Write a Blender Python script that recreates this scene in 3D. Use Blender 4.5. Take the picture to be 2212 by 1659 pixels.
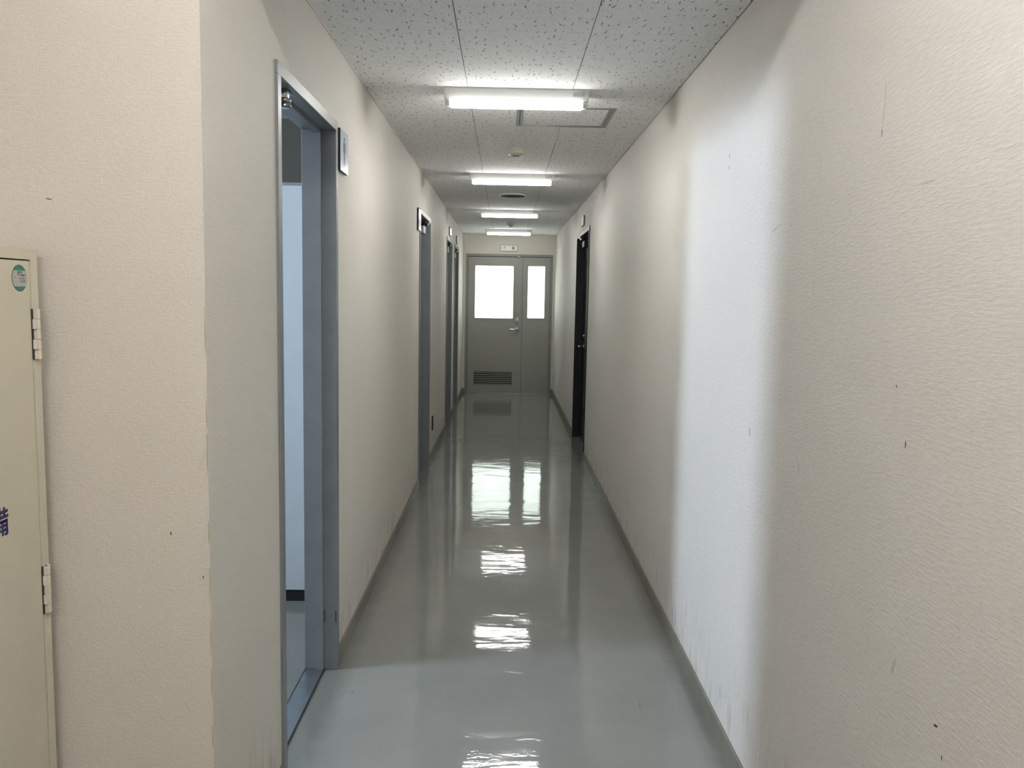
import bpy, bmesh, math, random
from mathutils import Matrix, Vector

random.seed(7)
scene = bpy.context.scene
for o in list(bpy.data.objects):
    bpy.data.objects.remove(o, do_unlink=True)
COL = scene.collection

# ------------------------------------------------------------------ camera
cam_data = bpy.data.cameras.new('camera')
cam = bpy.data.objects.new('camera', cam_data)
COL.objects.link(cam)
PITCH, YAW, ROLL = 0.104330140, 0.00996736, -0.01895247
fw = Vector((math.sin(YAW)*math.cos(PITCH), math.cos(YAW)*math.cos(PITCH), -math.sin(PITCH)))
rt = Vector((math.cos(YAW), -math.sin(YAW), 0))
up = rt.cross(fw)
rt2 = rt*math.cos(ROLL) - up*math.sin(ROLL)
up2 = up*math.cos(ROLL) + rt*math.sin(ROLL)
cam.matrix_world = Matrix(((rt2.x, up2.x, -fw.x, 0), (rt2.y, up2.y, -fw.y, 0), (rt2.z, up2.z, -fw.z, 1.45), (0, 0, 0, 1)))
cam_data.sensor_width = 36.0
cam_data.lens = 1810.32/2212*36.0
cam_data.clip_start = 0.02
scene.camera = cam

# ------------------------------------------------------------------ light levels
TUBE = 48.0           # corridor light bars
HALL_TUBE = 87.0      # hall light bar at the corridor mouth
FILL_TUBE = 124.0     # fill light bar added in the hall behind the camera
WINDOW_REST = 61.0    # W, daylight at the washroom window
WINDOW_DINING = 290.0 # W, daylight at the dining room window
EXPOSURE = 0.75
scene.view_settings.view_transform = 'Standard'
scene.view_settings.look = 'None'
scene.view_settings.exposure = EXPOSURE
scene.view_settings.gamma = 1.0
scene.view_settings.use_curve_mapping = False

world = bpy.data.worlds.new('world')
scene.world = world
world.use_nodes = True
world.node_tree.nodes['Background'].inputs[0].default_value = (0.75, 0.85, 1.0, 1)
world.node_tree.nodes['Background'].inputs[1].default_value = 1.0

def area(name, loc, direction, sx, sy, power, color):
    l = bpy.data.lights.new(name, 'AREA')
    l.shape = 'RECTANGLE'; l.size = sx; l.size_y = sy; l.energy = power; l.color = color
    o = bpy.data.objects.new(name, l); COL.objects.link(o)
    o.location = loc
    o.rotation_euler = Vector(direction).to_track_quat('-Z', 'Z').to_euler()
    return o
area('daylight_washroom', (-3.27, 2.51, 1.95), (1, 0, 0), 0.33, 0.45, WINDOW_REST, (0.69, 0.83, 1.0))
area('daylight_dining', (0.1, 16.80, 1.35), (0, -1, 0), 2.8, 1.3, WINDOW_DINING, (0.95, 1.0, 0.97))

# ------------------------------------------------------------------ key sizes (metres)
XL, XR, ZC, YE, YF = -0.631, 0.732, 2.350, 12.475, 1.778
WT = 0.112                       # wall thickness
ZH = 2.72                        # hall ceiling
XH = -1.48                       # hall wall behind the locker

# ------------------------------------------------------------------ materials
def newmat(name):
    m = bpy.data.materials.new(name); m.use_nodes = True
    nt = m.node_tree
    return m, nt, nt.nodes['Principled BSDF']
def N(nt, t, **kw):
    n = nt.nodes.new(t)
    for k, v in kw.items():
        setattr(n, k, v)
    return n
def L(nt, a, b): nt.links.new(a, b)
def math_node(nt, op, a, b=None, c=None, clamp=False):
    n = N(nt, 'ShaderNodeMath', operation=op); n.use_clamp = clamp
    for i, v in enumerate((a, b, c)):
        if v is None: continue
        if isinstance(v, (int, float)): n.inputs[i].default_value = v
        else: L(nt, v, n.inputs[i])
    return n.outputs[0]
def ramp(nt, fac, stops):
    r = N(nt, 'ShaderNodeValToRGB')
    els = r.color_ramp.elements
    while len(els) < len(stops): els.new(0.5)
    for e, (p, c) in zip(els, stops):
        e.position = p; e.color = (c, c, c, 1) if isinstance(c, (int, float)) else (*c, 1)
    L(nt, fac, r.inputs[0]); return r.outputs[0]
def noise(nt, vec, scale, detail=2.0, rough=0.5, dist=0.0):
    n = N(nt, 'ShaderNodeTexNoise'); n.inputs['Scale'].default_value = scale
    n.inputs['Detail'].default_value = detail; n.inputs['Roughness'].default_value = rough
    n.inputs['Distortion'].default_value = dist
    if vec is not None: L(nt, vec, n.inputs['Vector'])
    return n.outputs[0]
def mapping(nt, vec, scale, rot=(0, 0, 0), loc=(0, 0, 0)):
    m = N(nt, 'ShaderNodeMapping'); m.inputs['Scale'].default_value = scale
    m.inputs['Rotation'].default_value = rot; m.inputs['Location'].default_value = loc
    L(nt, vec, m.inputs['Vector']); return m.outputs[0]
def position(nt): return N(nt, 'ShaderNodeNewGeometry').outputs['Position']
def mix(nt, fac, a, b, mode='MIX'):
    m = N(nt, 'ShaderNodeMix', data_type='RGBA', blend_type=mode)
    if isinstance(fac, (int, float)): m.inputs[0].default_value = fac
    else: L(nt, fac, m.inputs[0])
    for i, v in ((6, a), (7, b)):
        if isinstance(v, tuple): m.inputs[i].default_value = (*v, 1)
        else: L(nt, v, m.inputs[i])
    return m.outputs[2]
def bump(nt, bsdf, height, strength, dist, prev=None):
    b = N(nt, 'ShaderNodeBump'); b.inputs['Strength'].default_value = strength; b.inputs['Distance'].default_value = dist
    L(nt, height, b.inputs['Height'])
    if prev is not None: L(nt, prev, b.inputs['Normal'])
    L(nt, b.outputs[0], bsdf.inputs['Normal']); return b.outputs[0]

def simple(name, color, rough=0.5, metal=0.0, speck=0.04, spec=0.5, bumpy=0.0, bscale=300):
    m, nt, b = newmat(name)
    p = position(nt)
    n = noise(nt, p, 14, 3)
    f = ramp(nt, n, [(0.3, 0.0), (0.7, 1.0)])
    c = mix(nt, f, tuple(x*(1-speck) for x in color), tuple(min(1, x*(1+speck)) for x in color))
    L(nt, c, b.inputs['Base Color'])
    b.inputs['Roughness'].default_value = rough; b.inputs['Metallic'].default_value = metal
    b.inputs['Specular IOR Level'].default_value = spec
    if bumpy: bump(nt, b, noise(nt, p, bscale, 2), bumpy, 0.001)
    return m

def wallpaper(name, base, dirt=True, seams=True, streak_u=75, streak_v=250, w1=0.7, w2=0.45):
    m, nt, b = newmat(name)
    p = position(nt)
    s = N(nt, 'ShaderNodeSeparateXYZ'); L(nt, p, s.inputs[0])
    u = math_node(nt, 'ADD', s.outputs[0], s.outputs[1])
    c = N(nt, 'ShaderNodeCombineXYZ'); L(nt, u, c.inputs[0]); L(nt, s.outputs[2], c.inputs[1])
    uv = c.outputs[0]
    h1 = noise(nt, mapping(nt, uv, (streak_u, streak_v, 1)), 1.0, 3, 0.6)
    h2 = noise(nt, mapping(nt, uv, (270, 110, 1)), 1.0, 2, 0.5)
    h = math_node(nt, 'ADD', math_node(nt, 'MULTIPLY', h1, w1), math_node(nt, 'MULTIPLY', h2, w2))
    # faint butt joints of the paper every 0.92 m
    fr = math_node(nt, 'FRACT', math_node(nt, 'DIVIDE', math_node(nt, 'ADD', u, 0.03), 0.92))
    seam = math_node(nt, 'LESS_THAN', fr, 0.0016)
    big = noise(nt, mapping(nt, uv, (1.0, 0.8, 1)), 1.6, 3, 0.55)
    tone = ramp(nt, big, [(0.30, tuple(x*0.965 for x in base)), (0.70, base)])
    weave = ramp(nt, h, [(0.30, 0.90), (0.75, 1.0)])
    col = mix(nt, 1.0, tone, weave, 'MULTIPLY')
    if seams: col = mix(nt, math_node(nt, 'MULTIPLY', seam, 0.22), col, (0.30, 0.27, 0.22))
    if dirt:
        streak = noise(nt, mapping(nt, uv, (38, 5, 1)), 1.0, 4, 0.65)
        cloud = noise(nt, uv, 4.5, 3, 0.6)
        low = ramp(nt, s.outputs[2], [(0.05, 1.0), (0.34, 0.0)])
        d = math_node(nt, 'MULTIPLY', ramp(nt, streak, [(0.47, 0.0), (0.66, 1.0)]), low)
        d = math_node(nt, 'MULTIPLY', d, ramp(nt, cloud, [(0.34, 0.0), (0.60, 0.9)]))
        smud = math_node(nt, 'MULTIPLY', ramp(nt, noise(nt, mapping(nt, uv, (9, 16, 1)), 1.0, 5, 0.75), [(0.66, 0.0), (0.78, 0.22)]),
                         ramp(nt, cloud, [(0.5, 0.0), (0.7, 1.0)]))
        d = math_node(nt, 'MAXIMUM', math_node(nt, 'MULTIPLY', d, 0.75), smud)
        col = mix(nt, d, col, (0.20, 0.18, 0.15))
    L(nt, col, b.inputs['Base Color'])
    b.inputs['Roughness'].default_value = 0.62
    b.inputs['Specular IOR Level'].default_value = 0.3
    bump(nt, b, h, 0.7, 0.0018)
    return m

def ceiling_board():
    m, nt, b = newmat('fissured_ceiling_board')
    p = position(nt)
    def marks(scale, length, width, keep, off):
        v = N(nt, 'ShaderNodeTexVoronoi', voronoi_dimensions='2D', feature='F1')
        v.inputs['Scale'].default_value = scale; v.inputs['Randomness'].default_value = 1.0
        warp = N(nt, 'ShaderNodeTexNoise'); warp.inputs['Scale'].default_value = 130; warp.inputs['Detail'].default_value = 1
        L(nt, p, warp.inputs['Vector'])
        wv = N(nt, 'ShaderNodeVectorMath', operation='MULTIPLY_ADD')
        L(nt, warp.outputs['Color'], wv.inputs[0]); wv.inputs[1].default_value = (0.010, 0.006, 0); 
        L(nt, mapping(nt, p, (1, 0.36, 0), loc=(off, off*0.7, 0)), wv.inputs[2])
        L(nt, wv.outputs[0], v.inputs['Vector'])
        d = N(nt, 'ShaderNodeVectorMath', operation='SUBTRACT')
        L(nt, wv.outputs[0], d.inputs[0]); L(nt, v.outputs['Position'], d.inputs[1])
        sc = N(nt, 'ShaderNodeSeparateColor'); L(nt, v.outputs['Color'], sc.inputs[0])
        ang = math_node(nt, 'MULTIPLY_ADD', sc.outputs[0], 2.3, 0.42)
        r = N(nt, 'ShaderNodeVectorRotate', rotation_type='Z_AXIS')
        L(nt, d.outputs[0], r.inputs['Vector']); L(nt, ang, r.inputs['Angle'])
        sp = N(nt, 'ShaderNodeSeparateXYZ'); L(nt, r.outputs[0], sp.inputs[0])
        lv = math_node(nt, 'MULTIPLY', math_node(nt, 'ADD', sc.outputs[2], 0.35), length)
        a = math_node(nt, 'DIVIDE', math_node(nt, 'ABSOLUTE', sp.outputs[0]), lv)
        c = math_node(nt, 'DIVIDE', math_node(nt, 'ABSOLUTE', sp.outputs[1]), width)
        e = math_node(nt, 'ADD', math_node(nt, 'POWER', a, 2), math_node(nt, 'POWER', c, 2))
        ins = math_node(nt, 'SUBTRACT', 1.0, e, clamp=True)
        on = math_node(nt, 'LESS_THAN', sc.outputs[1], keep)
        return math_node(nt, 'MULTIPLY', math_node(nt, 'MULTIPLY', ins, 3.0, clamp=True), on)
    k = math_node(nt, 'MAXIMUM', marks(34, 0.0062, 0.0017, 0.80, 0.0), math_node(nt, 'MULTIPLY', marks(66, 0.0034, 0.0012, 0.60, 3.3), 0.42))
    tone = ramp(nt, noise(nt, p, 30, 4, 0.6), [(0.3, (0.86, 0.87, 0.875)), (0.7, (0.91, 0.92, 0.925))])
    col = mix(nt, math_node(nt, 'MULTIPLY', k, 0.78), tone, (0.10, 0.10, 0.10))
    L(nt, col, b.inputs['Base Color'])
    b.inputs['Roughness'].default_value = 0.9; b.inputs['Specular IOR Level'].default_value = 0.15
    h = math_node(nt, 'SUBTRACT', math_node(nt, 'MULTIPLY', noise(nt, p, 420, 2), 0.12), k)
    bump(nt, b, h, 0.6, 0.0015)
    return m

def floor_vinyl(name='floor_vinyl', base=(0.226, 0.234, 0.221)):
    m, nt, b = newmat(name)
    p = position(nt)
    s = N(nt, 'ShaderNodeSeparateXYZ'); L(nt, p, s.inputs[0])
    tone = ramp(nt, noise(nt, p, 1.7, 4, 0.6), [(0.3, tuple(x*0.90 for x in base)), (0.72, tuple(x*1.06 for x in base))])
    fine = ramp(nt, noise(nt, p, 260, 2), [(0.3, 0.95), (0.7, 1.02)])
    col = mix(nt, 1.0, tone, fine, 'MULTIPLY')
    # grime gathered along the skirting
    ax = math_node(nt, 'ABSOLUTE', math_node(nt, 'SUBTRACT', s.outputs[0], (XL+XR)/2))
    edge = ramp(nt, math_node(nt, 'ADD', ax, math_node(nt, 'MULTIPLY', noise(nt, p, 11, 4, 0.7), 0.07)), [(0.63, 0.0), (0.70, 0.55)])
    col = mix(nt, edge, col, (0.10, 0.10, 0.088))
    spots = ramp(nt, noise(nt, p, 34, 2), [(0.74, 0.0), (0.79, 0.35)])
    col = mix(nt, spots, col, (0.20, 0.20, 0.18))
    L(nt, col, b.inputs['Base Color'])
    L(nt, ramp(nt, noise(nt, p, 3.5, 4, 0.6), [(0.3, 0.03), (0.7, 0.065)]), b.inputs['Roughness'])
    b.inputs['IOR'].default_value = 1.5
    # polish ripples: low lazy waves plus finer wax texture
    w1 = noise(nt, mapping(nt, p, (3.2, 7.5, 1)), 1.0, 2, 0.5, 0.4)
    w2 = noise(nt, mapping(nt, p, (16, 34, 1)), 1.0, 3, 0.55, 0.3)
    w3 = noise(nt, mapping(nt, p, (70, 110, 1)), 1.0, 2, 0.5)
    h = math_node(nt, 'ADD', math_node(nt, 'ADD', w1, math_node(nt, 'MULTIPLY', w2, 0.13)), math_node(nt, 'MULTIPLY', w3, 0.018))
    bump(nt, b, h, 1.0, 0.0016)
    return m

def emissive(name, color, strength):
    m, nt, b = newmat(name)
    b.inputs['Base Color'].default_value = (0.9, 0.9, 0.9, 1)
    b.inputs['Emission Color'].default_value = (*color, 1)
    # the diodes sit behind the opal cover and shine downwards: brightest underneath, weaker on the flanks
    nz = N(nt, 'ShaderNodeSeparateXYZ'); L(nt, N(nt, 'ShaderNodeNewGeometry').outputs['True Normal'], nz.inputs[0])
    dn = math_node(nt, 'MULTIPLY', nz.outputs[2], -1.0, clamp=True)
    L(nt, math_node(nt, 'MULTIPLY', math_node(nt, 'MULTIPLY_ADD', dn, 0.76, 0.24), strength), b.inputs['Emission Strength'])
    b.inputs['Roughness'].default_value = 0.4
    return m

def frosted():
    m, nt, b = newmat('frosted_glass')
    nt.nodes.remove(b)
    out = nt.nodes['Material Output']
    tr = N(nt, 'ShaderNodeBsdfTranslucent'); tr.inputs[0].default_value = (0.90, 0.95, 0.93, 1)
    gl = N(nt, 'ShaderNodeBsdfGlossy'); gl.inputs['Roughness'].default_value = 0.25
    c = ramp(nt, noise(nt, position(nt), 3.0, 2), [(0.3, (0.86, 0.90, 0.88)), (0.7, (0.93, 0.97, 0.96))])
    L(nt, c, tr.inputs[0])
    mx = N(nt, 'ShaderNodeMixShader'); mx.inputs[0].default_value = 0.05
    L(nt, tr.outputs[0], mx.inputs[1]); L(nt, gl.outputs[0], mx.inputs[2]); L(nt, mx.outputs[0], out.inputs[0])
    return m

M = {}
M['wall'] = wallpaper('woven_wallpaper', (0.698, 0.664, 0.598))
M['wallr'] = wallpaper('woven_wallpaper_right', (0.700, 0.676, 0.640), streak_u=38, streak_v=175, w1=1.0, w2=0.22)  # same paper; the cooler light on this wall is put into its colour
M['wallf'] = wallpaper('woven_wallpaper_recess', (0.668, 0.620, 0.552), seams=False)  # same paper; the warmer light on this wall is tinted into it
M['wall2'] = wallpaper('washroom_paint', (0.088, 0.086, 0.066), dirt=False)  # the unlit washroom's shade is put into this dark wall colour
M['tile'] = ceiling_board()
M['slab'] = simple('ceiling_slab', (0.16, 0.16, 0.155), 0.9)
M['hallceil'] = simple('hall_ceiling_paint', (0.66, 0.66, 0.64), 0.9)
M['floor'] = floor_vinyl()
M['base'] = simple('vinyl_skirting', (0.185, 0.175, 0.145), 0.42, speck=0.12)
M['steel'] = simple('grey_painted_steel', (0.185, 0.200, 0.212), 0.42, speck=0.05, spec=0.5)
M['leafgrey'] = simple('blue_grey_painted_door', (0.165, 0.185, 0.200), 0.38, speck=0.04)
M['endgrey'] = simple('warm_grey_painted_steel', (0.315, 0.318, 0.292), 0.40, speck=0.03)
M['endframe'] = simple('mid_grey_painted_frame', (0.235, 0.240, 0.232), 0.36, speck=0.03)
M['navy'] = simple('dark_navy_painted_steel', (0.005, 0.007, 0.013), 0.42, speck=0.1, spec=0.35)
M['chrome'] = simple('satin_chrome', (0.62, 0.62, 0.60), 0.22, 1.0, speck=0.05)
M['darkchrome'] = simple('worn_dark_chrome', (0.33, 0.33, 0.32), 0.24, 1.0, speck=0.1)
M['alu'] = simple('aluminium_trim', (0.42, 0.44, 0.45), 0.35, 0.9, speck=0.05)
M['hatchgrey'] = simple('grey_anodised_frame', (0.27, 0.275, 0.27), 0.35, 0.3, speck=0.05)
M['zinc'] = simple('dull_steel_sill', (0.30, 0.33, 0.36), 0.28, 0.85, speck=0.12)
M['white'] = simple('white_enamel', (0.80, 0.80, 0.79), 0.35, speck=0.02)
M['ivory'] = simple('ivory_plastic', (0.70, 0.68, 0.60), 0.42, speck=0.03)
M['black'] = simple('black_plastic', (0.010, 0.010, 0.012), 0.40, speck=0.1)
M['signwhite'] = simple('bluish_white_acrylic', (0.66, 0.74, 0.84), 0.18, speck=0.02)
M['signblue'] = simple('navy_print', (0.015, 0.022, 0.07), 0.35)
M['locker'] = simple('cream_painted_steel', (0.600, 0.565, 0.455), 0.42, speck=0.025, bumpy=0.15, bscale=500)
M['lockerhinge'] = simple('pale_cream_hinge', (0.66, 0.60, 0.50), 0.40, speck=0.03)
M['ink'] = simple('deep_blue_lettering', (0.012, 0.010, 0.10), 0.35)
M['green'] = simple('teal_green_label', (0.015, 0.185, 0.13), 0.35, speck=0.12)
M['greylabel'] = simple('silver_grey_label', (0.40, 0.42, 0.40), 0.30, speck=0.04)
M['ratinglabel'] = simple('pale_grey_rating_label', (0.50, 0.50, 0.49), 0.45, speck=0.25)
M['labelrim'] = simple('dark_green_rim', (0.03, 0.05, 0.04), 0.4)
M['print'] = simple('grey_print', (0.11, 0.115, 0.11), 0.5)
M['plate'] = simple('white_plate', (0.72, 0.74, 0.70), 0.30, speck=0.02)
M['plateedge'] = simple('olive_grey_plate_edge', (0.16, 0.155, 0.12), 0.4)
M['panel'] = simple('pale_blue_grey_laminate', (0.44, 0.475, 0.50), 0.35, speck=0.02)
M['scuff'] = simple('dark_scuff', (0.05, 0.045, 0.04), 0.8)
M['scufflight'] = simple('tan_scuff', (0.53, 0.50, 0.44), 0.8, speck=0.12)
M['joint'] = simple('paper_joint_tone', (0.69, 0.645, 0.57), 0.7)
M['cornerdirt'] = simple('rubbed_corner_brown', (0.33, 0.29, 0.22), 0.8, speck=0.2)
M['tear'] = simple('torn_paper_grey', (0.55, 0.54, 0.50), 0.8, speck=0.1)
M['gasket'] = simple('door_gap_rubber', (0.02, 0.02, 0.02), 0.7)  # matte black, also used as painted shade in the end door gaps
for k_, f_ in enumerate((1.25, 1.15, 0.88, 0.72)): M['led%d' % k_] = emissive('opal_light_bar_%d' % k_, (1.0, 0.985, 0.94), TUBE*f_)
M['ledrear'] = emissive('opal_rear_light_bar', (1.0, 0.965, 0.935), FILL_TUBE)
M['ledhall'] = emissive('opal_hall_light_bar', (1.0, 0.965, 0.935), HALL_TUBE)
M['glass'] = frosted()
M['detector'] = simple('detector_ivory', (0.62, 0.61, 0.52), 0.38, speck=0.03)
M['speaker'] = simple('speaker_grille_grey', (0.085, 0.088, 0.08), 0.95, spec=0.05)

# ------------------------------------------------------------------ mesh helpers
IDENT = lambda a, b, c: (a, b, c)
class MB:
    """collects boxes and swept shapes; mp maps local (u, d, z) to world"""
    def __init__(s, mp=IDENT):
        s.bm = bmesh.new(); s.mp = mp
    def box(s, a0, a1, b0, b1, c0, c1):
        v = [s.bm.verts.new(s.mp(a, b, c)) for a in (a0, a1) for b in (b0, b1) for c in (c0, c1)]
        for f in ((0, 1, 3, 2), (4, 6, 7, 5), (0, 4, 5, 1), (2, 3, 7, 6), (0, 2, 6, 4), (1, 5, 7, 3)):
            s.bm.faces.new([v[i] for i in f])
        return s
    def prism(s, poly, lo, hi, axis='c'):
        """poly: list of 2D points; extruded along axis a, b or c from lo to hi"""
        def p(q, t):
            return {'a': (t, q[0], q[1]), 'b': (q[0], t, q[1]), 'c': (q[0], q[1], t)}[axis]
        A = [s.bm.verts.new(s.mp(*p(q, lo))) for q in poly]
        B = [s.bm.verts.new(s.mp(*p(q, hi))) for q in poly]
        s.bm.faces.new(A); s.bm.faces.new(B[::-1]); n = len(poly)
        for i in range(n):
            s.bm.faces.new([A[i], A[(i+1) % n], B[(i+1) % n], B[i]])
        return s
    def lathe(s, prof, centre, seg=28, axis='c'):
        """prof: list of (radius, height) from one end to the other, round centre"""
        rings = []
        for r, h in prof:
            ring = []
            for k in range(seg):
                t = 2*math.pi*k/seg; x, y = r*math.cos(t), r*math.sin(t)
                q = {'c': (x, y, h), 'b': (x, h, y), 'a': (h, x, y)}[axis]
                ring.append(s.bm.verts.new(s.mp(centre[0]+q[0], centre[1]+q[1], centre[2]+q[2])))
            rings.append(ring)
        for R0, R1 in zip(rings, rings[1:]):
            for k in range(seg):
                s.bm.faces.new([R0[k], R0[(k+1) % seg], R1[(k+1) % seg], R1[k]])
        s.bm.faces.new(rings[0][::-1]); s.bm.faces.new(rings[-1])
        return s
    def tube(s, pts, r, seg=12):
        W = [Vector(s.mp(*p)) for p in pts]; rings = []
        for i, p in enumerate(W):
            t = (W[min(i+1, len(W)-1)] - W[max(i-1, 0)]).normalized()
            n = t.cross(Vector((0, 0, 1)))
            if n.length < 1e-3: n = Vector((1, 0, 0))
            n.normalize(); b = t.cross(n)
            rings.append([s.bm.verts.new(p + n*r*math.cos(2*math.pi*k/seg) + b*r*math.sin(2*math.pi*k/seg)) for k in range(seg)])
        for R0, R1 in zip(rings, rings[1:]):
            for k in range(seg):
                s.bm.faces.new([R0[k], R0[(k+1) % seg], R1[(k+1) % seg], R1[k]])
        s.bm.faces.new(rings[0][::-1]); s.bm.faces.new(rings[-1])
        return s
    def bevel(s, w, seg=2):
        bmesh.ops.recalc_face_normals(s.bm, faces=s.bm.faces)
        es = [e for e in s.bm.edges if len(e.link_faces) == 2 and e.calc_face_angle(0) > 0.6]
        bmesh.ops.bevel(s.bm, geom=es, offset=w, segments=seg, profile=0.5, affect='EDGES', clamp_overlap=True)
        return s
    def build(s, name, mat, parent=None, smooth=False):
        bmesh.ops.recalc_face_normals(s.bm, faces=s.bm.faces)
        me = bpy.data.meshes.new(name)
        s.bm.to_mesh(me); s.bm.free()
        me.materials.append(M[mat])
        if smooth:
            for p in me.polygons: p.use_smooth = True
            me.set_sharp_from_angle(angle=0.7)
        o = bpy.data.objects.new(name, me); COL.objects.link(o)
        if parent is not None:
            o.parent = parent
            o.matrix_parent_inverse = parent.matrix_basis.inverted()
        return o

def tag(o, label, cat=None, group=None, kind=None):
    o['label'] = label
    if cat: o['category'] = cat
    if group: o['group'] = group
    if kind: o['kind'] = kind
    return o
def empty(name, loc):
    o = bpy.data.objects.new(name, None); COL.objects.link(o)
    o.location = loc; o.empty_display_size = 0.1
    return o
def text_mesh(name, body, size, place, mat, parent, thick=0.0004, fat=0.0):
    """place: maps glyph plane x, y (origin at the text's middle) and depth to world"""
    cu = bpy.data.curves.new(name, 'FONT'); cu.body = body; cu.size = size
    cu.align_x = 'CENTER'; cu.align_y = 'CENTER'; cu.resolution_u = 3; cu.offset = fat
    t = bpy.data.objects.new(name, cu); COL.objects.link(t)
    bpy.context.view_layer.update()
    dg = bpy.context.evaluated_depsgraph_get()
    me = bpy.data.meshes.new_from_object(t.evaluated_get(dg))
    bpy.data.objects.remove(t); bpy.data.curves.remove(cu)
    bm = bmesh.new(); bm.from_mesh(me)
    r = bmesh.ops.extrude_face_region(bm, geom=bm.faces[:])
    for v in r['geom']:
        if isinstance(v, bmesh.types.BMVert): v.co.z += thick
    for v in bm.verts: v.co = Vector(place(*v.co))
    bmesh.ops.recalc_face_normals(bm, faces=bm.faces)
    bm.to_mesh(me); bm.free(); me.materials.clear(); me.materials.append(M[mat])
    o = bpy.data.objects.new(name, me); COL.objects.link(o)
    o.parent = parent; o.matrix_parent_inverse = parent.matrix_basis.inverted()
    return o

LEFT = lambda u, d, z: (XL - d, u, z)     # d grows into the wall
RIGHT = lambda u, d, z: (XR + d, u, z)
END = lambda u, d, z: (u, YE + d, z)

# ================================================================== STRUCTURE
# door openings: (u0, u1, top)
D_MEN = (2.335, 3.153, 2.072)
D_SECOND = (6.165, 7.050, 2.072)
D_THIRD = (8.985, 9.870, 2.072)
D_FOURTH = (10.345, 11.215, 2.072)
D_RIGHT = (7.420, 8.700, 2.078)
D_END = (-0.587, 0.696, 2.064)

fl = MB()
fl.box(XH, XR+0.10, -2.6, YF, -0.06, 0)
fl.box(XL, XR+0.10, YF, YE+WT, -0.06, 0)
fl.box(-3.4, XL, 2.0, 4.62, -0.06, 0)
fl.box(XL-WT, XL, 6.0, 11.4, -0.06, 0)
floor = tag(fl.build('floor', 'floor'), 'glossy grey-green vinyl corridor floor reflecting the lights', 'floor', kind='structure')
MB().lathe([(0.0001, 0.0004), (0.0032, 0.0004), (0.0036, 0.0), (0.0001, 0.0)][::-1], (-0.533, 2.931, 0), 10).build('dark_speck', 'scuff', floor)
MB().prism([(0.509, 2.884), (0.511, 2.884), (0.508, 2.842), (0.5065, 2.843)], 0, 0.0004).build('scratch', 'scuff', floor)

def wall_with_openings(name, mp, u0, u1, top, doors, label, depth=WT):
    w = MB(mp); cur = u0
    for a, b, t in sorted(doors):
        w.box(cur, a, 0, depth, 0, top)
        w.box(a, b, 0, depth, t, top)
        cur = b
    w.box(cur, u1, 0, depth, 0, top)
    return tag(w.build(name, 'wallr' if name == 'wall_right' else 'wall'), label, 'wall', kind='structure')
wl = wall_with_openings('wall_left', LEFT, YF, YE+WT, ZC+0.37, [D_MEN, D_SECOND, D_THIRD, D_FOURTH], 'left corridor wall in cream woven wallpaper with four doorways')
wr = wall_with_openings('wall_right', RIGHT, -2.6, YE+WT, ZC+0.37, [D_RIGHT], 'right corridor wall in cream woven wallpaper with one dark doorway')
we = wall_with_openings('wall_end', END, XL, XR, ZC+0.02, [D_END], 'short cream wall around the double door at the corridor end')
wf = tag(MB().box(XH, XL-WT, YF-0.0015, YF+0.12, 0, ZH).box(XL-WT, XL, YF-0.0015, YF, 0, ZH).build('wall_recess', 'wallf'), 'cream wallpapered wall facing the camera beside the cream locker', 'wall', kind='structure')
wh = tag(MB().box(XH-0.12, XH, -2.6, YF+0.12, 0, ZH).build('wall_hall', 'wall'), 'cream hall wall behind the locker', 'wall', kind='structure')
wb = tag(MB().box(XH-0.12, XR+0.14, -2.72, -2.6, 0, ZH).build('wall_rear', 'wall'), 'cream hall wall behind the camera', 'wall', kind='structure')
wln = tag(MB().box(XL, XR, YF, YF+0.10, ZC, ZH).build('wall_lintel', 'wall'), 'cream lintel face above the corridor mouth', 'wall', kind='structure')
hc = tag(MB().box(XH-0.12, XR+0.14, -2.72, YF+0.12, ZH, ZH+0.06).build('ceiling_hall', 'hallceil'), 'higher pale hall ceiling before the corridor', 'ceiling', kind='structure')

# ceiling: slab with boards, each board its own piece
ceil = tag(MB().box(XL, XR, YF+0.10, YE, ZC+0.008, ZC+0.05).build('ceiling', 'slab'), 'low corridor ceiling of fissured white boards', 'ceiling', kind='structure')
HATCH = (0.040, 0.517, 4.105, 4.562)
cols = ((XL+0.002, -0.1805), (-0.1775, 0.2765), (0.2795, XR-0.004))
boards = {}
def board(x0, x1, y0, y1):
    key = (round(x1-x0, 3), round(y1-y0, 3))
    if key not in boards:
        b = MB().box(0, x1-x0, 0, y1-y0, 0, 0.009)
        o = b.build('ceiling_board', 'tile', ceil); boards[key] = o
    else:
        o = boards[key].copy(); COL.objects.link(o)
    o.location = (x0, y0, ZC)
for ci, (x0, x1) in enumerate(cols):
    edges = [2.968 + 0.9095*k for k in range(-2, 12)] if ci == 1 else [3.421 + 0.9095*k for k in range(-2, 12)]
    edges = [YF+0.10] + [e for e in edges if YF+0.2 < e < YE-0.05] + [YE-0.001]
    for y0, y1 in zip(edges, edges[1:]):
        ya, yb = y0+0.0011, y1-0.0011
        hx0, hx1, hy0, hy1 = HATCH
        if x1 <= hx0 or x0 >= hx1 or yb <= hy0 or ya >= hy1:
            board(x0, x1, ya, yb); continue
        # board cut round the inspection hatch
        if ya < hy0: board(x0, x1, ya, hy0)
        if yb > hy1: board(x0, x1, hy1, yb)
        c0, c1 = max(ya, hy0), min(yb, hy1)
        if x0 < hx0: board(x0, hx0, c0, c1)
        if x1 > hx1: board(hx1, x1, c0, c1)
tag(MB().box(XL, XL+0.004, YF+0.10, YE, ZC-0.005, ZC).build('trim_1', 'wall'), 'thin cream ceiling trim along the left wall', 'trim', kind='structure')

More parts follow.
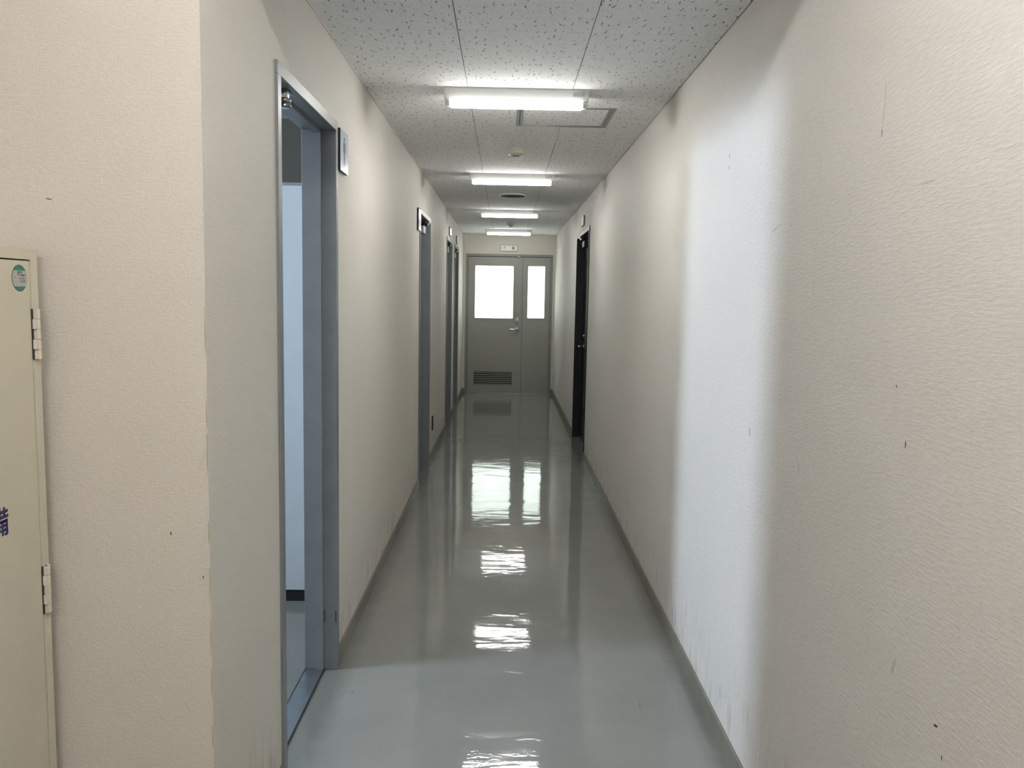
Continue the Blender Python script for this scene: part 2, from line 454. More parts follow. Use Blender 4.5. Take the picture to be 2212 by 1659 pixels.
# skirting
def skirt(name, mp, runs, label, h=0.072, t=0.007):
    b = MB(mp)
    for a, c in runs:
        b.prism([(-t, 0), (-t, h-0.006), (-t+0.004, h), (0, h), (0, 0)], a, c, 'a')
    tag(b.build(name, 'base'), label, 'baseboard', kind='structure')
skirt('baseboard_left', LEFT, [(YF, D_MEN[0]), (D_MEN[1], D_SECOND[0]), (D_SECOND[1], D_THIRD[0]), (D_THIRD[1], D_FOURTH[0]), (D_FOURTH[1], YE)], 'olive-grey vinyl skirting along the left corridor wall')
skirt('baseboard_right', RIGHT, [(-2.6, D_RIGHT[0]), (D_RIGHT[1], YE)], 'olive-grey vinyl skirting along the right corridor wall')
skirt('baseboard_end', END, [(XL+0.007, D_END[0]), (D_END[1], XR-0.007)], 'short pieces of skirting beside the end door')
b = MB(); b.prism([(YF-0.007, 0), (YF-0.007, 0.066), (YF-0.003, 0.072), (YF, 0.072), (YF, 0)], XH, XL, 'a')
tag(b.build('baseboard_recess', 'base'), 'skirting below the wall beside the locker', 'baseboard', kind='structure')

# wear marks on the walls (each a thin flake with its own outline)
def flake(mp, parent, pts, mat='scuff', name='scuff_mark', proud=0.0005):
    MB(mp).prism(pts, -proud, 0.0, 'b').build(name, mat, parent)
def dash(mp, parent, a, z0, b, z1, w, mat='scuff'):
    dx, dz = b-a, z1-z0; l = math.hypot(dx, dz); nx, nz = -dz/l*w/2, dx/l*w/2
    flake(mp, parent, [(a, z0), (a+dx*.35+nx, z0+dz*.35+nz), (b+nx*.6, z1+nz*.6), (b-nx*.6, z1-nz*.6), (a+dx*.35-nx, z0+dz*.35-nz)], mat)
dash(RIGHT, wr, 1.672, 1.875, 1.678, 1.775, 0.0012, 'scufflight')
dash(RIGHT, wr, 1.677, 1.790, 1.678, 1.775, 0.0022)
dash(RIGHT, wr, 1.497, 1.203, 1.497, 1.189, 0.0032)
dash(RIGHT, wr, 1.548, 1.300, 1.545, 1.294, 0.0022)
dash(RIGHT, wr, 1.334, 0.748, 1.322, 0.751, 0.005)
dash(RIGHT, wr, 1.303, 0.712, 1.302, 0.703, 0.0022)
dash(RIGHT, wr, 1.478, 0.801, 1.492, 0.766, 0.010, 'scufflight')
dash(RIGHT, wr, 2.824, 1.931, 2.821, 1.916, 0.003)
dash(RIGHT, wr, 2.823, 1.892, 2.821, 1.880, 0.003)
dash(RIGHT, wr, 2.454, 1.076, 2.450, 1.051, 0.003)
dash(RIGHT, wr, 2.345, 1.638, 2.250, 1.657, 0.004, 'scufflight')
dash(RIGHT, wr, 1.505, 1.660, 1.460, 1.662, 0.003, 'scufflight')
flake(RIGHT, wr, [(2.050, 1.072), (2.041, 1.058), (2.036, 1.040), (2.033, 1.029), (2.026, 1.040), (2.030, 1.058), (2.041, 1.075)], 'tear', 'torn_paper')
FRONT = lambda u, d, z: (u, YF - 0.0015 + d, z)
dash(FRONT, wf, -0.957, 1.6335, -0.944, 1.632, 0.0022)
dash(FRONT, wf, -0.715, 0.930, -0.714, 0.922, 0.003)
dash(FRONT, wf, -0.646, 0.833, -0.6465, 0.826, 0.0025)
dash(FRONT, wf, -0.840, 0.526, -0.829, 0.527, 0.004, 'scufflight')
dash(FRONT, wf, -0.686, 0.533, -0.681, 0.520, 0.003, 'scufflight')
dash(FRONT, wf, -0.633, 1.122, -0.651, 1.060, 0.0022, 'scufflight')
dash(FRONT, wf, -0.651, 1.060, -0.650, 1.035, 0.0022, 'scufflight')
MB(FRONT).box(XH, XL-0.002, -0.0003, 0, 1.8400, 1.8408).build('paper_joint', 'joint', wf)
for k in range(9):       # dark, rubbed outer corner of the wall
    z0 = 0.30 + k*0.125 + random.uniform(-.03, .03)
    dash(FRONT, wf, XL-0.0016, z0, XL-0.0016, z0+random.uniform(.05, .11), 0.0016, 'cornerdirt')

# ------------------------------------------------------------------ washroom behind the first door
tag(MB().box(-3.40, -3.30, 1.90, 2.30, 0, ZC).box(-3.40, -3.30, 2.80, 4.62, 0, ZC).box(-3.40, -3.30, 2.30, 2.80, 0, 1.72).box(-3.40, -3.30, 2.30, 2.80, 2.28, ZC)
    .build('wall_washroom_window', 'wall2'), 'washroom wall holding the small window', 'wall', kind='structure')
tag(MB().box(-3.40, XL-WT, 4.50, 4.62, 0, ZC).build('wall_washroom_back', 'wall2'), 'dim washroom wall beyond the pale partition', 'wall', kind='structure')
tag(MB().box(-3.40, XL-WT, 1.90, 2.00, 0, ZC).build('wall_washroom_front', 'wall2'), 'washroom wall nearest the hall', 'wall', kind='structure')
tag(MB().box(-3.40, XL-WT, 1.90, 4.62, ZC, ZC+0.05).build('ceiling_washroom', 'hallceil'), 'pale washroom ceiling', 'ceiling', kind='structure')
win = empty('window_1', (-3.35, 2.55, 1.72)); tag(win, 'small frosted washroom window letting in daylight', 'window', kind='structure')
wfm = MB()
wfm.box(-3.38, -3.31, 2.30, 2.325, 1.72, 2.28).box(-3.38, -3.31, 2.775, 2.80, 1.72, 2.28).box(-3.38, -3.31, 2.325, 2.775, 1.72, 1.745).box(-3.38, -3.31, 2.325, 2.775, 2.255, 2.28)
wfm.build('window_frame', 'alu', win)
MB().box(-3.35, -3.345, 2.325, 2.775, 1.745, 2.255).build('pane', 'glass', win)
pt = empty('toilet_partition', (-1.5, 3.85, 0)); tag(pt, 'pale blue-grey partition panel on a black plinth inside the washroom', 'partition')
MB().box(-2.30, XL-WT-0.001, 3.83, 3.865, 0.056, 1.925).bevel(0.002).build('panel', 'panel', pt)
MB().box(-2.30, XL-WT-0.001, 3.838, 3.858, 0.0, 0.056).build('plinth', 'black', pt)
MB().box(-2.30, XL-WT-0.001, 3.828, 3.867, 1.925, 1.937).build('top_rail', 'alu', pt)

# ------------------------------------------------------------------ dining room beyond the end door
tag(MB().box(-2.2, 2.4, YE+WT, 17.0, -0.06, 0).build('floor_dining', 'floor'), 'floor of the room beyond the end door', 'floor', kind='structure')
tag(MB().box(-2.2, 2.4, YE+WT, 17.0, 2.6, 2.66).build('ceiling_dining', 'hallceil'), 'ceiling of the room beyond the end door', 'ceiling', kind='structure')
w = MB(); w.box(-2.3, -2.2, YE+WT, 17.0, 0, 2.6).box(2.4, 2.5, YE+WT, 17.0, 0, 2.6)
w.box(-2.3, XL, YE+0.02, YE+WT, 0, 2.6).box(XR, 2.5, YE+WT, YE+0.16, 0, 2.6).box(XL, XR, YE+WT+0.001, YE+0.16, ZC, 2.6)
w.box(-2.3, -1.35, 16.9, 17.0, 0, 2.6).box(1.55, 2.5, 16.9, 17.0, 0, 2.6).box(-1.35, 1.55, 16.9, 17.0, 0, 0.65).box(-1.35, 1.55, 16.9, 17.0, 2.05, 2.6)
tag(w.build('wall_dining', 'wall'), 'pale walls of the room beyond the end door', 'wall', kind='structure')

# ================================================================== DOORS
def lever(parent, mp, u, d, z, toward, mat='chrome', rose=0.022):
    """lever handle on a face at depth d that looks towards smaller d"""
    h = MB(mp)
    h.lathe([(rose, 0), (rose, -0.006), (rose*0.8, -0.009)], (u, d, z), 20, 'b')
    h.tube([(u, d-0.005, z), (u, d-0.040, z), (u+toward*0.010, d-0.052, z), (u+toward*0.035, d-0.054, z), (u+toward*0.112, d-0.050, z-0.002)], 0.0085, 12)
    return h.build('handle', mat, parent, smooth=True)
def cylinder_lock(parent, mp, u, d, z, r=0.017):
    h = MB(mp); h.lathe([(r, 0), (r, -0.008), (r*0.75, -0.013), (r*0.45, -0.013), (r*0.42, -0.010)], (u, d, z), 20, 'b')
    return h.build('keyhole', 'zinc', parent, smooth=True)
def frame_parts(root, mp, u0, u1, top, mat, face=0.036, proud=0.008, depth=WT, stop=(0.046, 0.074), sd=0.012):
    for s in (0, 1):
        j = MB(mp)
        a, b_ = (u0, u0+face) if s == 0 else (u1-face, u1)
        j.box(a, b_, -proud, depth+0.006, 0, top-face)
        j.bevel(0.0014)
        if s == 0: j.box(b_, b_+sd, stop[0], stop[1], 0, top-face)
        else: j.box(a-sd, a, stop[0], stop[1], 0, top-face)
        j.build('jamb', mat, root)
    h = MB(mp); h.box(u0, u1, -proud, depth+0.006, top-face, top); h.bevel(0.0014)
    h.box(u0+face, u1-face, stop[0], stop[1], top-face-sd, top-face)
    h.build('head', mat, root)

def closer(root, mp, u1, d, z, mat='alu'):
    """door closer on the corridor face of a closed leaf, hinge side at u1"""
    c = MB(mp).box(u1-0.27, u1-0.055, d-0.052, d, z-0.030, z+0.030).bevel(0.005)
    body = c.build('closer_body', mat, root)
    a = MB(mp)
    a.lathe([(0.013, 0.030), (0.013, 0.052)], (u1-0.10, d-0.026, z), 14)
    a.tube([(u1-0.10, d-0.026, z+0.046), (u1-0.34, d-0.072, z+0.050)], 0.007, 8)
    a.tube([(u1-0.34, d-0.072, z+0.052), (u1-0.14, d-0.070, z+0.056)], 0.007, 8)
    a.build('closer_arm', 'gasket', root)
    k = MB(mp).box(u1-0.165, u1-0.075, d-0.086, d-0.036, z+0.056, z+0.066)
    k.lathe([(0.014, 0.040), (0.014, 0.056)], (u1-0.14, d-0.070, z), 14)
    k.build('closer_bracket', 'chrome', root)

def side_door(idx, mp, spec, mat, leafmat, label, split=None, handle_u=None, toward=1, handle_z=0.96, closer_at=None):
    u0, u1, top = spec
    loc = mp((u0+u1)/2, 0.0, 0)
    root = empty('door_%d' % idx, loc); tag(root, label, 'door', kind='structure')
    frame_parts(root, mp, u0, u1, top, mat)
    f = 0.036; a, b_ = u0+f+0.003, u1-f-0.003
    spans = [(a, b_)] if split is None else [(a, split-0.002), (split+0.002, b_)]
    for k, (p, q) in enumerate(spans):
        lf = MB(mp).box(p, q, 0.076, 0.112, 0.008, top-f-0.003).bevel(0.002).build('leaf', leafmat, root)
        if handle_u is not None and p < handle_u < q:
            lever(lf, mp, handle_u, 0.076, handle_z, toward)
            cylinder_lock(lf, mp, handle_u, 0.076, handle_z+0.10)
    if closer_at: closer(root, mp, closer_at, 0.076, top-f-0.070, 'navy' if mat == 'navy' else 'alu')
    return root

# men's washroom door, leaf swung open inside
men = empty('door_1', LEFT((D_MEN[0]+D_MEN[1])/2, 0, 0)); tag(men, 'open grey steel doorway nearest the camera on the left wall', 'door', kind='structure')
frame_parts(men, LEFT, *D_MEN, 'steel')
MB(LEFT).box(D_MEN[0]+0.036, D_MEN[1]-0.036, 0.046, 0.112, 0.0, 0.005).build('threshold', 'zinc', men)
MB(LEFT).box(D_MEN[0]+0.036, D_MEN[1]-0.036, 0.0420, 0.046, 0.0, 0.0055).build('threshold_edge', 'gasket', men)
MB(LEFT).box(D_MEN[0]+0.036, D_MEN[1]-0.036, 0.112, 0.1160, 0.0, 0.0055).build('threshold_edge', 'gasket', men)
ang = math.radians(98)
hx, hy = XL-0.114, D_MEN[0]+0.039
def swung(u, d, z):   # leaf drawn from its hinge line: u along the leaf, d through it
    return (hx - u*math.sin(ang) - d*math.cos(ang), hy + u*math.cos(ang) - d*math.sin(ang)+0.0, z)
lf = MB(swung).box(0.010, 0.745, 0.0, 0.038, 0.010, 2.030).bevel(0.002).build('leaf', 'leafgrey', men)
lever(lf, swung, 0.69, 0.0, 0.96, -1)
pv = MB(LEFT)
pv.box(2.505, 2.565, 0.012, 0.050, 2.030, 2.036)
pv.lathe([(0.009, 2.036), (0.009, 2.026)], (2.530, 0.026, 0), 24)
pv.lathe([(0.0145, 2.026), (0.0145, 2.014)], (2.530, 0.026, 0), 6)
pv.lathe([(0.019, 2.012), (0.0205, 2.010), (0.0205, 2.003), (0.019, 2.001)], (2.530, 0.026, 0), 28)
pv.lathe([(0.019, 1.998), (0.0205, 1.996), (0.0205, 1.989), (0.016, 1.985)], (2.530, 0.026, 0), 28)
pv.build('closer_bracket', 'darkchrome', men, smooth=True)
MB(LEFT).tube([(2.530, 0.026, 1.9995), (2.43, 0.10, 1.9995), (2.405, 0.20, 1.9995)], 0.0065, 8).build('closer_arm', 'zinc', men)
# scratches on the far jamb
MB(LEFT).box(3.1155, 3.1172, -0.004, 0.0, 0.19, 0.235).build('paint_chip', 'gasket', men)
MB(LEFT).box(3.1155, 3.1172, 0.040, 0.043, 0.19, 0.24).build('paint_chip', 'gasket', men)

side_door(2, LEFT, D_SECOND, 'steel', 'leafgrey', 'closed grey steel door beside the second restroom sign on the left wall', handle_u=6.32, toward=1, closer_at=7.010)
side_door(3, LEFT, D_THIRD, 'steel', 'leafgrey', 'closed grey steel door just past the light switches on the left wall', handle_u=9.12, toward=1, closer_at=9.830)
side_door(4, LEFT, D_FOURTH, 'steel', 'leafgrey', 'closed grey steel door nearest the corridor end on the left wall', handle_u=10.48, toward=1, closer_at=11.175)
side_door(5, RIGHT, D_RIGHT, 'navy', 'navy', 'dark navy double door in the right wall', split=8.52-0.06+0.10, handle_u=8.50, toward=-1, closer_at=8.49)

# end door: parent-and-child pair with frosted panes, opening towards the corridor
endd = empty('door_6', (0.0545, YE, 0)); tag(endd, 'warm grey steel double door with bright frosted panes at the corridor end', 'door', kind='structure')
u0, u1, top = D_END
frame_parts(endd, END, u0, u1, top, 'endframe', face=0.034, proud=0.010, stop=(0.052, 0.085), sd=0.014)
def end_leaf(a, b_, z0, z1, pane, louver=None):
    """pane / louver: (u0, u1, z0, z1)"""
    l = MB(END); d0, d1 = 0.006, 0.046
    pa, pb, pz0, pz1 = pane
    if louver:
        la, lb, lz0, lz1 = louver
        l.box(a, b_, d0, d1, z0, lz0).box(a, la, d0, d1, lz0, lz1).box(lb, b_, d0, d1, lz0, lz1).box(a, b_, d0, d1, lz1, pz0)
    else:
        l.box(a, b_, d0, d1, z0, pz0)
    l.box(a, pa, d0, d1, pz0, pz1).box(pb, b_, d0, d1, pz0, pz1).box(a, b_, d0, d1, pz1, z1)
    lf = l.build('leaf', 'endgrey', endd)
    # pane with rounded corners and a shallow bead
    r = 0.014
    def rr(x0, x1, y0, y1, rad):
        P = []
        for cx, cy, s in ((x1-rad, y1-rad, 0), (x0+rad, y1-rad, 1), (x0+rad, y0+rad, 2), (x1-rad, y0+rad, 3)):
            for k in range(5):
                t = math.pi/2*(s + k/4); P.append((cx+rad*math.cos(t), cy+rad*math.sin(t)))
        return P
    bead = bmesh.new(); out = []
    mb = MB(END); inner = rr(pa+0.004, pb-0.004, pz0+0.004, pz1-0.004, r); outer = rr(pa-0.010, pb+0.010, pz0-0.010, pz1+0.010, r)
    bead.free()
    V = lambda p, d: mb.bm.verts.new(END(p[0], d, p[1]))
    o1 = [V(p, 0.006) for p in outer]; o2 = [V(p, 0.002) for p in rr(pa-0.008, pb+0.008, pz0-0.008, pz1+0.008, r)]
    i1 = [V(p, 0.003) for p in inner]; i2 = [V(p, 0.024) for p in inner]
    n = len(outer)
    for A, B in ((o1, o2), (o2, i1), (i1, i2)):
        for k in range(n): mb.bm.faces.new([A[k], A[(k+1) % n], B[(k+1) % n], B[k]])
    mb.build('glazing_bead', 'endgrey', lf)
    MB(END).box(pa, pb, 0.024, 0.029, pz0, pz1).build('pane', 'glass', lf)
    if louver:
        for k in range(7):
            zc = lz0 + (k+0.55)*(lz1-lz0)/7
            s = MB(END)
            s.prism([(d0+0.001, zc-0.0085), (d0+0.003, zc-0.0100), (d0+0.022, zc+0.003), (d0+0.020, zc+0.005)], la, lb, 'a')
            s.build('louver_slat', 'endgrey', lf)
        MB(END).box(la, lb, 0.0405, 0.0455, lz0, lz1).build('louver_backing', 'gasket', lf)
    return lf
big = end_leaf(u0+0.037, 0.2505, 0.0075, top-0.042, (-0.453, 0.122, 1.117, 1.896), (-0.453, 0.120, 0.124, 0.321))
small = end_leaf(0.2545, u1-0.037, 0.0075, top-0.042, (0.327, 0.586, 1.127, 1.900))
lever(big, END, 0.182, 0.006, 0.962, -1)
cylinder_lock(big, END, 0.183, 0.006, 1.061, 0.021)
MB(END).box(0.160, 0.203, 0.0045, 0.006, 1.094, 1.138).build('notice_sticker', 'plate', big)
for k, (a, c, z) in enumerate(((0.166, 0.180, 1.122), (0.168, 0.176, 1.110), (0.184, 0.198, 1.106), (0.184, 0.188, 1.122))):
    MB(END).box(a, c, 0.0041, 0.0045, z, z+0.008).build('sticker_print', 'print', big)
MB(END).box(0.2445, 0.2605, 0.0015, 0.006, 0.012, top-0.040).build('astragal', 'endframe', big)
for z in (1.78, 1.04, 0.28):
    for uu, lfx in ((u0+0.036, big), (u1-0.036, small)):
        MB(END).lathe([(0.0075, -0.060), (0.0075, 0.060)], (uu, -0.006, z), 12).build('hinge', 'endframe', lfx)
MB(END).box(u0+0.034, u1-0.034, 0.0, 0.112, 0.0, 0.006).build('threshold', 'zinc', endd)
MB(END).box(u0+0.034, u1-0.034, 0.012, 0.052, top-0.042, top-0.034).build('gap_seal', 'gasket', endd)  # dark strips round the leaves paint in the shade of the open gaps
for a_, c_ in ((u0+0.034, u0+0.037), (0.2505, 0.2545), (u1-0.037, u1-0.034)):
    MB(END).box(a_, c_, 0.010, 0.050, 0.009, top-0.042).build('gap_seal', 'gasket', endd)
cat = MB(END); cat.lathe([(0.004, -0.028), (0.018, -0.020), (0.020, -0.004), (0.018, 0.006)], (0.192, 0.0, top-0.036), 16, 'b'); cat.build('roller_catch', 'chrome', endd, smooth=True)

# ================================================================== THINGS
# light fittings ---------------------------------------------------------
def light_fitting(name, x, y, z, label, led='led0', length=0.637, group=None, rot=False):
    root = empty(name, (x, y, z)); tag(root, label, 'ceiling light', group)
    hl = length/2
    A = lambda a, b_, c: (x+a, y+b_, z+c)
    # trapezoid housing with rounded lower ends
    h = MB(A)
    prof = [(-0.076, 0.0), (-0.076, -0.006), (-0.030, -0.042), (0.030, -0.042), (0.076, -0.006), (0.076, 0.0)]
    secs = [(-hl, 0.94), (-hl+0.004, 1.0), (hl-0.004, 1.0), (hl, 0.94)]
    rows = []
    for a, s in secs: rows.append([h.bm.verts.new(A(a, p[0]*(1 if p[1] == 0 else s), p[1]*s)) for p in prof])
    for R0, R1 in zip(rows, rows[1:]):
        for k in range(len(prof)): h.bm.faces.new([R0[k], R0[(k+1) % 6], R1[(k+1) % 6], R1[k]])
    h.bm.faces.new(rows[0]); h.bm.faces.new(rows[-1][::-1])
    h.build('housing', 'white', root)
    # opal light bar, half round, with end caps
    def bar(a0, a1, r0, nm, mat):
        g = MB(A); rr = []
        for a, s in ((a0, 0.80), (a0+0.006, 1.0), (a1-0.006, 1.0), (a1, 0.80)):
            rr.append([g.bm.verts.new(A(a, -r0*s*math.cos(t), -0.042 - r0*1.12*s*math.sin(t))) for t in [math.pi*k/12 for k in range(13)]])
        for R0, R1 in zip(rr, rr[1:]):
            for k in range(13): g.bm.faces.new([R0[k], R0[(k+1) % 13], R1[(k+1) % 13], R1[k]])
        g.bm.faces.new(rr[0]); g.bm.faces.new(rr[-1][::-1])
        return g.build(nm, mat, root, smooth=True)
    bar(-hl+0.026, hl-0.026, 0.028, 'light_bar', led)
    for s in (-1, 1):
        e = MB(A); a0, a1 = sorted((s*(hl-0.026), s*(hl-0.004)))
        e.prism([(-0.029, -0.042), (-0.029, -0.052), (-0.020, -0.068), (0.020, -0.068), (0.029, -0.052), (0.029, -0.042)], a0, a1, 'a')
        e.bevel(0.004).build('end_cap', 'white', root)
    if group:
        n = MB(lambda a, b_, c: A(a, b_, c))
        # small maker's label on the sloping face
        f = lambda t: (-0.076+0.046*t, -0.006-0.036*t)
        (y0, z0), (y1, z1) = f(0.22), f(0.55)
        v = [n.bm.verts.new(A(a, yy-0.0006, zz-0.0008)) for a, yy, zz in ((hl-0.070, y0, z0), (hl-0.020, y0, z0), (hl-0.020, y1, z1), (hl-0.070, y1, z1))]
        w_ = [n.bm.verts.new(A(a, yy, zz)) for a, yy, zz in ((hl-0.070, y0, z0), (hl-0.020, y0, z0), (hl-0.020, y1, z1), (hl-0.070, y1, z1))]
        n.bm.faces.new(v); n.bm.faces.new(w_[::-1])
        for k in range(4): n.bm.faces.new([v[k], v[(k+1) % 4], w_[(k+1) % 4], w_[k]])
        n.build('rating_label', 'ratinglabel', root)
    return root
LX = 0.033
for k_, (y, lab) in enumerate(((3.830, 'white batten light with glowing bar nearest the camera, before the ceiling hatch'),
               (6.385, 'second glowing batten light, between the smoke detector and the round ceiling speaker'),
               (9.005, 'third glowing batten light, just past the round ceiling speaker'),
               (11.560, 'farthest glowing batten light, close to the end wall'))):
    light_fitting('ceiling_light', LX, y, ZC, lab, led='led%d' % k_, group='corridor batten lights')
light_fitting('ceiling_light', -0.02, 0.95, ZH, 'warm batten light on the hall ceiling before the corridor mouth', led='ledhall', length=0.95)
light_fitting('ceiling_light', -0.30, -1.25, ZH, 'warm batten light on the hall ceiling behind the camera', led='ledrear', length=1.25)  # unseen fill light, added to brighten the hall walls

# inspection hatch ---------------------------------------------------------
hx0, hx1, hy0, hy1 = HATCH
ha = empty('inspection_hatch', ((hx0+hx1)/2, (hy0+hy1)/2, ZC)); tag(ha, 'square ceiling inspection hatch with double aluminium frame', 'hatch')
def ringbox(x0, x1, y0, y1, w, z0, z1, nm):
    r = MB()
    r.prism([(x0, y0), (x1, y0), (x1-w, y0+w), (x0+w, y0+w)], z0, z1).prism([(x1, y0), (x1, y1), (x1-w, y1-w), (x1-w, y0+w)], z0, z1)
    r.prism([(x1, y1), (x0, y1), (x0+w, y1-w), (x1-w, y1-w)], z0, z1).prism([(x0, y1), (x0, y0), (x0+w, y0+w), (x0+w, y1-w)], z0, z1)
    r.build(nm, 'hatchgrey', ha)
ringbox(hx0, hx1, hy0, hy1, 0.016, ZC-0.003, ZC+0.008, 'outer_frame')
ringbox(hx0+0.019, hx1-0.019, hy0+0.019, hy1-0.019, 0.014, ZC-0.002, ZC+0.008, 'inner_frame')
MB().box(hx0+0.033, hx1-0.033, hy0+0.033, hy1-0.033, ZC+0.001, ZC+0.008).build('panel', 'tile', ha)

# smoke detectors ---------------------------------------------------------
def detector(y, s, label):
    r = empty('smoke_detector', (0.053, y, ZC)); tag(r, label, 'smoke detector', 'smoke detectors on the corridor ceiling')
    MB().lathe([(0.052*s, 0), (0.053*s, -0.008), (0.051*s, -0.011)], (0.053, y, ZC), 36).build('base', 'detector', r, smooth=True)
    MB().lathe([(0.050*s, -0.011), (0.052*s, -0.014), (0.052*s, -0.030), (0.050*s, -0.033), (0.023*s, -0.045)], (0.053, y, ZC), 36).build('housing', 'detector', r, smooth=True)
    MB().lathe([(0.021*s, -0.045), (0.021*s, -0.0500)], (0.053, y, ZC), 28).build('vent', 'black', r, smooth=True)
    MB().lathe([(0.025*s, -0.0500), (0.0265*s, -0.053), (0.025*s, -0.0575), (0.010*s, -0.0585)], (0.053, y, ZC), 30).build('cap', 'white', r, smooth=True)
detector(5.262, 1.0, 'ivory smoke detector between the hatch and the second light')
detector(10.40, 1.0, 'small far smoke detector between the third and fourth lights')
sp = empty('ceiling_speaker', (0.052, 7.622, ZC)); tag(sp, 'round grey ceiling speaker with bright rim after the second light', 'speaker')
MB().lathe([(0.122, 0.0), (0.122, -0.003), (0.117, -0.010), (0.111, -0.011), (0.109, -0.006)], (0.052, 7.622, ZC), 48).build('rim', 'white', sp, smooth=True)
MB().lathe([(0.1105, -0.0105), (0.1100, -0.0115), (0.060, -0.0130), (0.0001, -0.0130)], (0.052, 7.622, ZC), 48).build('grille', 'speaker', sp, smooth=True)

# restroom signs ---------------------------------------------------------
def pictogram(parent, mp, uc, zb, skirt):
    h = MB(mp); h.lathe([(0.0078, 0.0), (0.0078, -0.0006)], (uc, -0.0140, zb+0.098), 18, 'b'); h.build('figure_head', 'signblue', parent)
    if skirt:
        P = [(-.013, .087), (.013, .087), (.020, .052), (.016, .052), (.0105, .074), (.019, .036), (.0075, .036), (.0075, .004), (-.0075, .004), (-.0075, .036), (-.019, .036), (-.0105, .074), (-.016, .052), (-.020, .052)]
    else:
        P = [(-.017, .087), (.017, .087), (.020, .083), (.020, .050), (.0145, .050), (.0115, .076), (.0115, .004), (-.0115, .004), (-.0115, .076), (-.0145, .050), (-.020, .050), (-.020, .083)]
    MB(mp).prism([(uc+a, zb+z) for a, z in P], -0.0146, -0.0140, 'b').build('figure_body', 'signblue', parent)
def sign(u0_, z0_, label, skirt):
    u1_, z1_ = u0_+0.152, z0_+0.152
    r = empty('restroom_sign', LEFT((u0_+u1_)/2, 0, z0_)); tag(r, label, 'sign', 'restroom signs on the left wall')
    MB(LEFT).box(u0_, u1_, -0.0130, 0.0, z0_, z1_).build('backing', 'black', r)
    MB(LEFT).box(u0_+0.001, u1_-0.001, -0.0140, -0.0130, z0_+0.001, z1_-0.001).build('face', 'signwhite', r)
    pictogram(r, LEFT, (u0_+u1_)/2, z0_+0.024, skirt)
sign(3.168, 1.903, 'square restroom sign with a dark standing figure beside the nearest doorway', False)
sign(5.985, 1.905, 'farther square restroom sign with black edge beside the second door', True)

# name plates ---------------------------------------------------------
def name_plate(mp, uc, zc, label, body=None):
    r = empty('name_plate', mp(uc, 0, zc-0.045)); tag(r, label, 'name plate', 'name plates above the doors')
    MB(mp).box(uc-0.127, uc+0.127, -0.014, 0.0, zc-0.046, zc+0.046).bevel(0.003).build('holder', 'plateedge', r)
    MB(mp).box(uc-0.121, uc+0.121, -0.0150, -0.014, zc-0.041, zc+0.041).build('face', 'plate', r)
    return r
np_ = name_plate(END, 0.042, 2.153, 'white name plate lettered in dark characters above the end double door')
for ch, uc in (('食', -0.024), ('堂', 0.104)):
    text_mesh('lettering', ch, 0.044, lambda x, y, z, uc=uc: (uc+x, YE-0.0150-z, 2.151+y), 'print', np_, fat=0.0011)
name_plate(LEFT, 9.428, 2.150, 'small name plate above the left door just past the light switches')
name_plate(LEFT, 10.762, 2.145, 'small name plate above the last door on the left wall')
name_plate(RIGHT, 8.060, 2.170, 'small name plate above the dark navy door')

# light switches and outlet ------------------------------------------------
sw = empty('light_switch', LEFT(8.70, 0, 1.25)); tag(sw, 'wall switch plate with three rockers before the third left door', 'light switch')
MB(LEFT).box(8.665, 8.735, -0.006, 0, 1.250, 1.372).bevel(0.002).build('plate', 'ivory', sw)
for z in (1.270, 1.302, 1.334):
    MB(LEFT).prism([(-0.006, z), (-0.010, z+0.001), (-0.0135, z+0.018), (-0.006, z+0.020)], 8.682, 8.718, 'a').build('rocker', 'white', sw)
ol = empty('wall_outlet', LEFT(7.372, 0, 0.25)); tag(ol, 'dark wall outlet low beside the second left door', 'outlet')
MB(LEFT).box(7.337, 7.407, -0.010, 0, 0.255, 0.380).bevel(0.002).build('plate', 'gasket', ol)
for z in (0.285, 0.325):
    MB(LEFT).box(7.360, 7.384, -0.012, -0.010, z, z+0.024).build('socket', 'black', ol)

# locker -------------------------------------------------------------------
XK = -0.9625
LK = lambda u, d, z: (XK - d, u, z)      # front looks towards +X, u runs along Y
lk = empty('locker', LK(1.305, 0.22, 0)); tag(lk, 'tall cream steel locker with blue lettering and round green sticker', 'locker')
y0, y1, zt = 0.865, 1.745, 1.526
bd = MB(LK)
bd.box(y0, y1, 0.03, 0.44, 0.06, zt-0.003)
bd.box(y1-0.0245, y1, 0.0, 0.03, 0.06, zt).box(y0, y0+0.0245, 0.0, 0.03, 0.06, zt)
bd.box(y0+0.0245, y1-0.0245, 0.0, 0.03, zt-0.021, zt).box(y0+0.0245, y1-0.0245, 0.0, 0.03, 0.06, 0.085)
bd.build('body', 'locker', lk)
MB(LK).box(y0+0.01, y1-0.01, 0.02, 0.43, 0.0, 0.06).build('plinth', 'black', lk)
mid = (y0+y1)/2
doors = []
for a, c in ((mid+0.001, y1-0.0262), (y0+0.0262, mid-0.001)):
    d = MB(LK).box(a, c, 0.0015, 0.022, 0.088, zt-0.0235).bevel(0.0015).build('door', 'locker', lk); doors.append(d)
rd = doors[0]
MB(LK).box(mid+0.012, mid+0.032, -0.014, 0.0015, 0.78, 0.90).bevel(0.003).build('handle', 'chrome', rd)
MB(LK).box(mid-0.032, mid-0.012, -0.014, 0.0015, 0.78, 0.90).bevel(0.003).build('handle', 'chrome', doors[1])
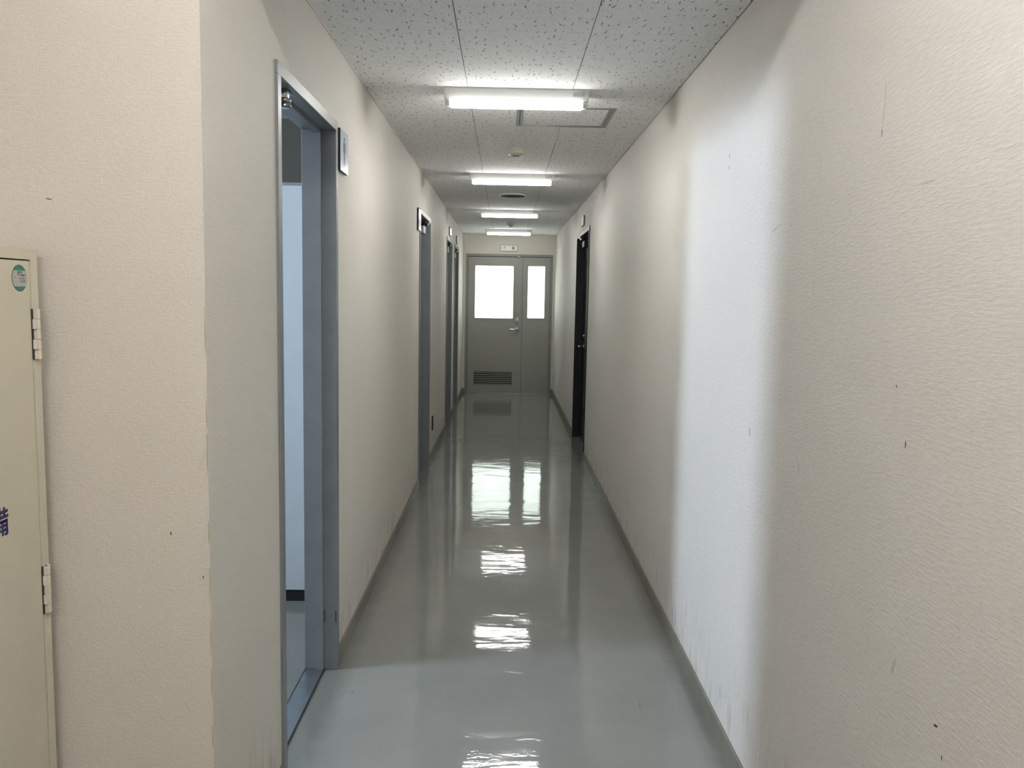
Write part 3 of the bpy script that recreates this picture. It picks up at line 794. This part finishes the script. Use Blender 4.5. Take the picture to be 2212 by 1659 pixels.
for zc in (1.3545, 0.815):
    for k in range(5):
        z0 = zc + 0.0515 - (k+1)*0.0206
        h = MB(LK)
        long = (k % 2 == 1)
        h.lathe([(0.0066, 0.0004), (0.0066, 0.0202)], (y1-0.0135, -0.0026, z0), 16)
        h.box((y1-0.0262) if long else (y1-0.0225), y1-0.0135, -0.0070, -0.0005, z0+0.0004, z0+0.0202)
        h.build('hinge_knuckle', 'lockerhinge', lk)
    MB(LK).box(y1-0.0270, y1-0.0222, -0.0004, 0.0012, zc-0.052, zc+0.0515).build('hinge_slot', 'gasket', lk)
# round sticker
su, sz, sr = 1.6825, 1.4675, 0.0262
MB(LK).lathe([(sr, 0.0015), (sr, 0.0010)], (su, 0, sz), 40, 'b').build('sticker_rim', 'labelrim', rd)
def disc_part(lo, hi, rad, d, nm, mat):
    P = []
    a0, a1 = math.asin(max(-1, lo/rad)), math.asin(min(1, hi/rad))
    for k in range(13): t = a0+(a1-a0)*k/12; P.append((su+rad*math.cos(t), sz+rad*math.sin(t)))
    for k in range(13): t = a1+(a0-a1)*k/12; P.append((su-rad*math.cos(t), sz+rad*math.sin(t)))
    Q = [p for i, p in enumerate(P) if math.dist(p, P[i-1]) > 1e-6]
    MB(LK).prism(Q, d-0.0003, d, 'b').build(nm, mat, rd)
r2 = sr-0.0011
disc_part(0.0146, r2, r2, 0.0010, 'sticker_band', 'green')
disc_part(-0.0166, 0.0146, r2, 0.0010, 'sticker_field', 'greylabel')
disc_part(-r2, -0.0166, r2, 0.0010, 'sticker_band', 'green')
for a, c, z, hgt in ((-0.007, 0.000, 0.0085, 0.0050), (0.003, 0.0085, 0.0095, 0.0042), (-0.008, 0.0175, 0.0055, 0.0016), (0.006, 0.0180, 0.0042, 0.0022), (-0.0190, -0.0125, 0.0008, 0.0010),
                     (-0.004, 0.0165, -0.0004, 0.0012), (0.0005, 0.0170, -0.0026, 0.0010), (0.0020, 0.0036, -0.0086, 0.0042), (0.0062, 0.0076, -0.0086, 0.0042), (0.0078, 0.0092, -0.0084, 0.0014), (0.0120, 0.0138, -0.0086, 0.0044), (0.0146, 0.0170, -0.0084, 0.0044)):
    MB(LK).box(su+a, su+c, 0.0005, 0.0007, sz+z, sz+z+hgt).build('sticker_print', 'print', rd)
text_mesh('lettering', '備', 0.060, lambda x, y, z: (XK-0.0015+z, 1.583+x, 0.992+y), 'ink', rd, fat=0.0011)
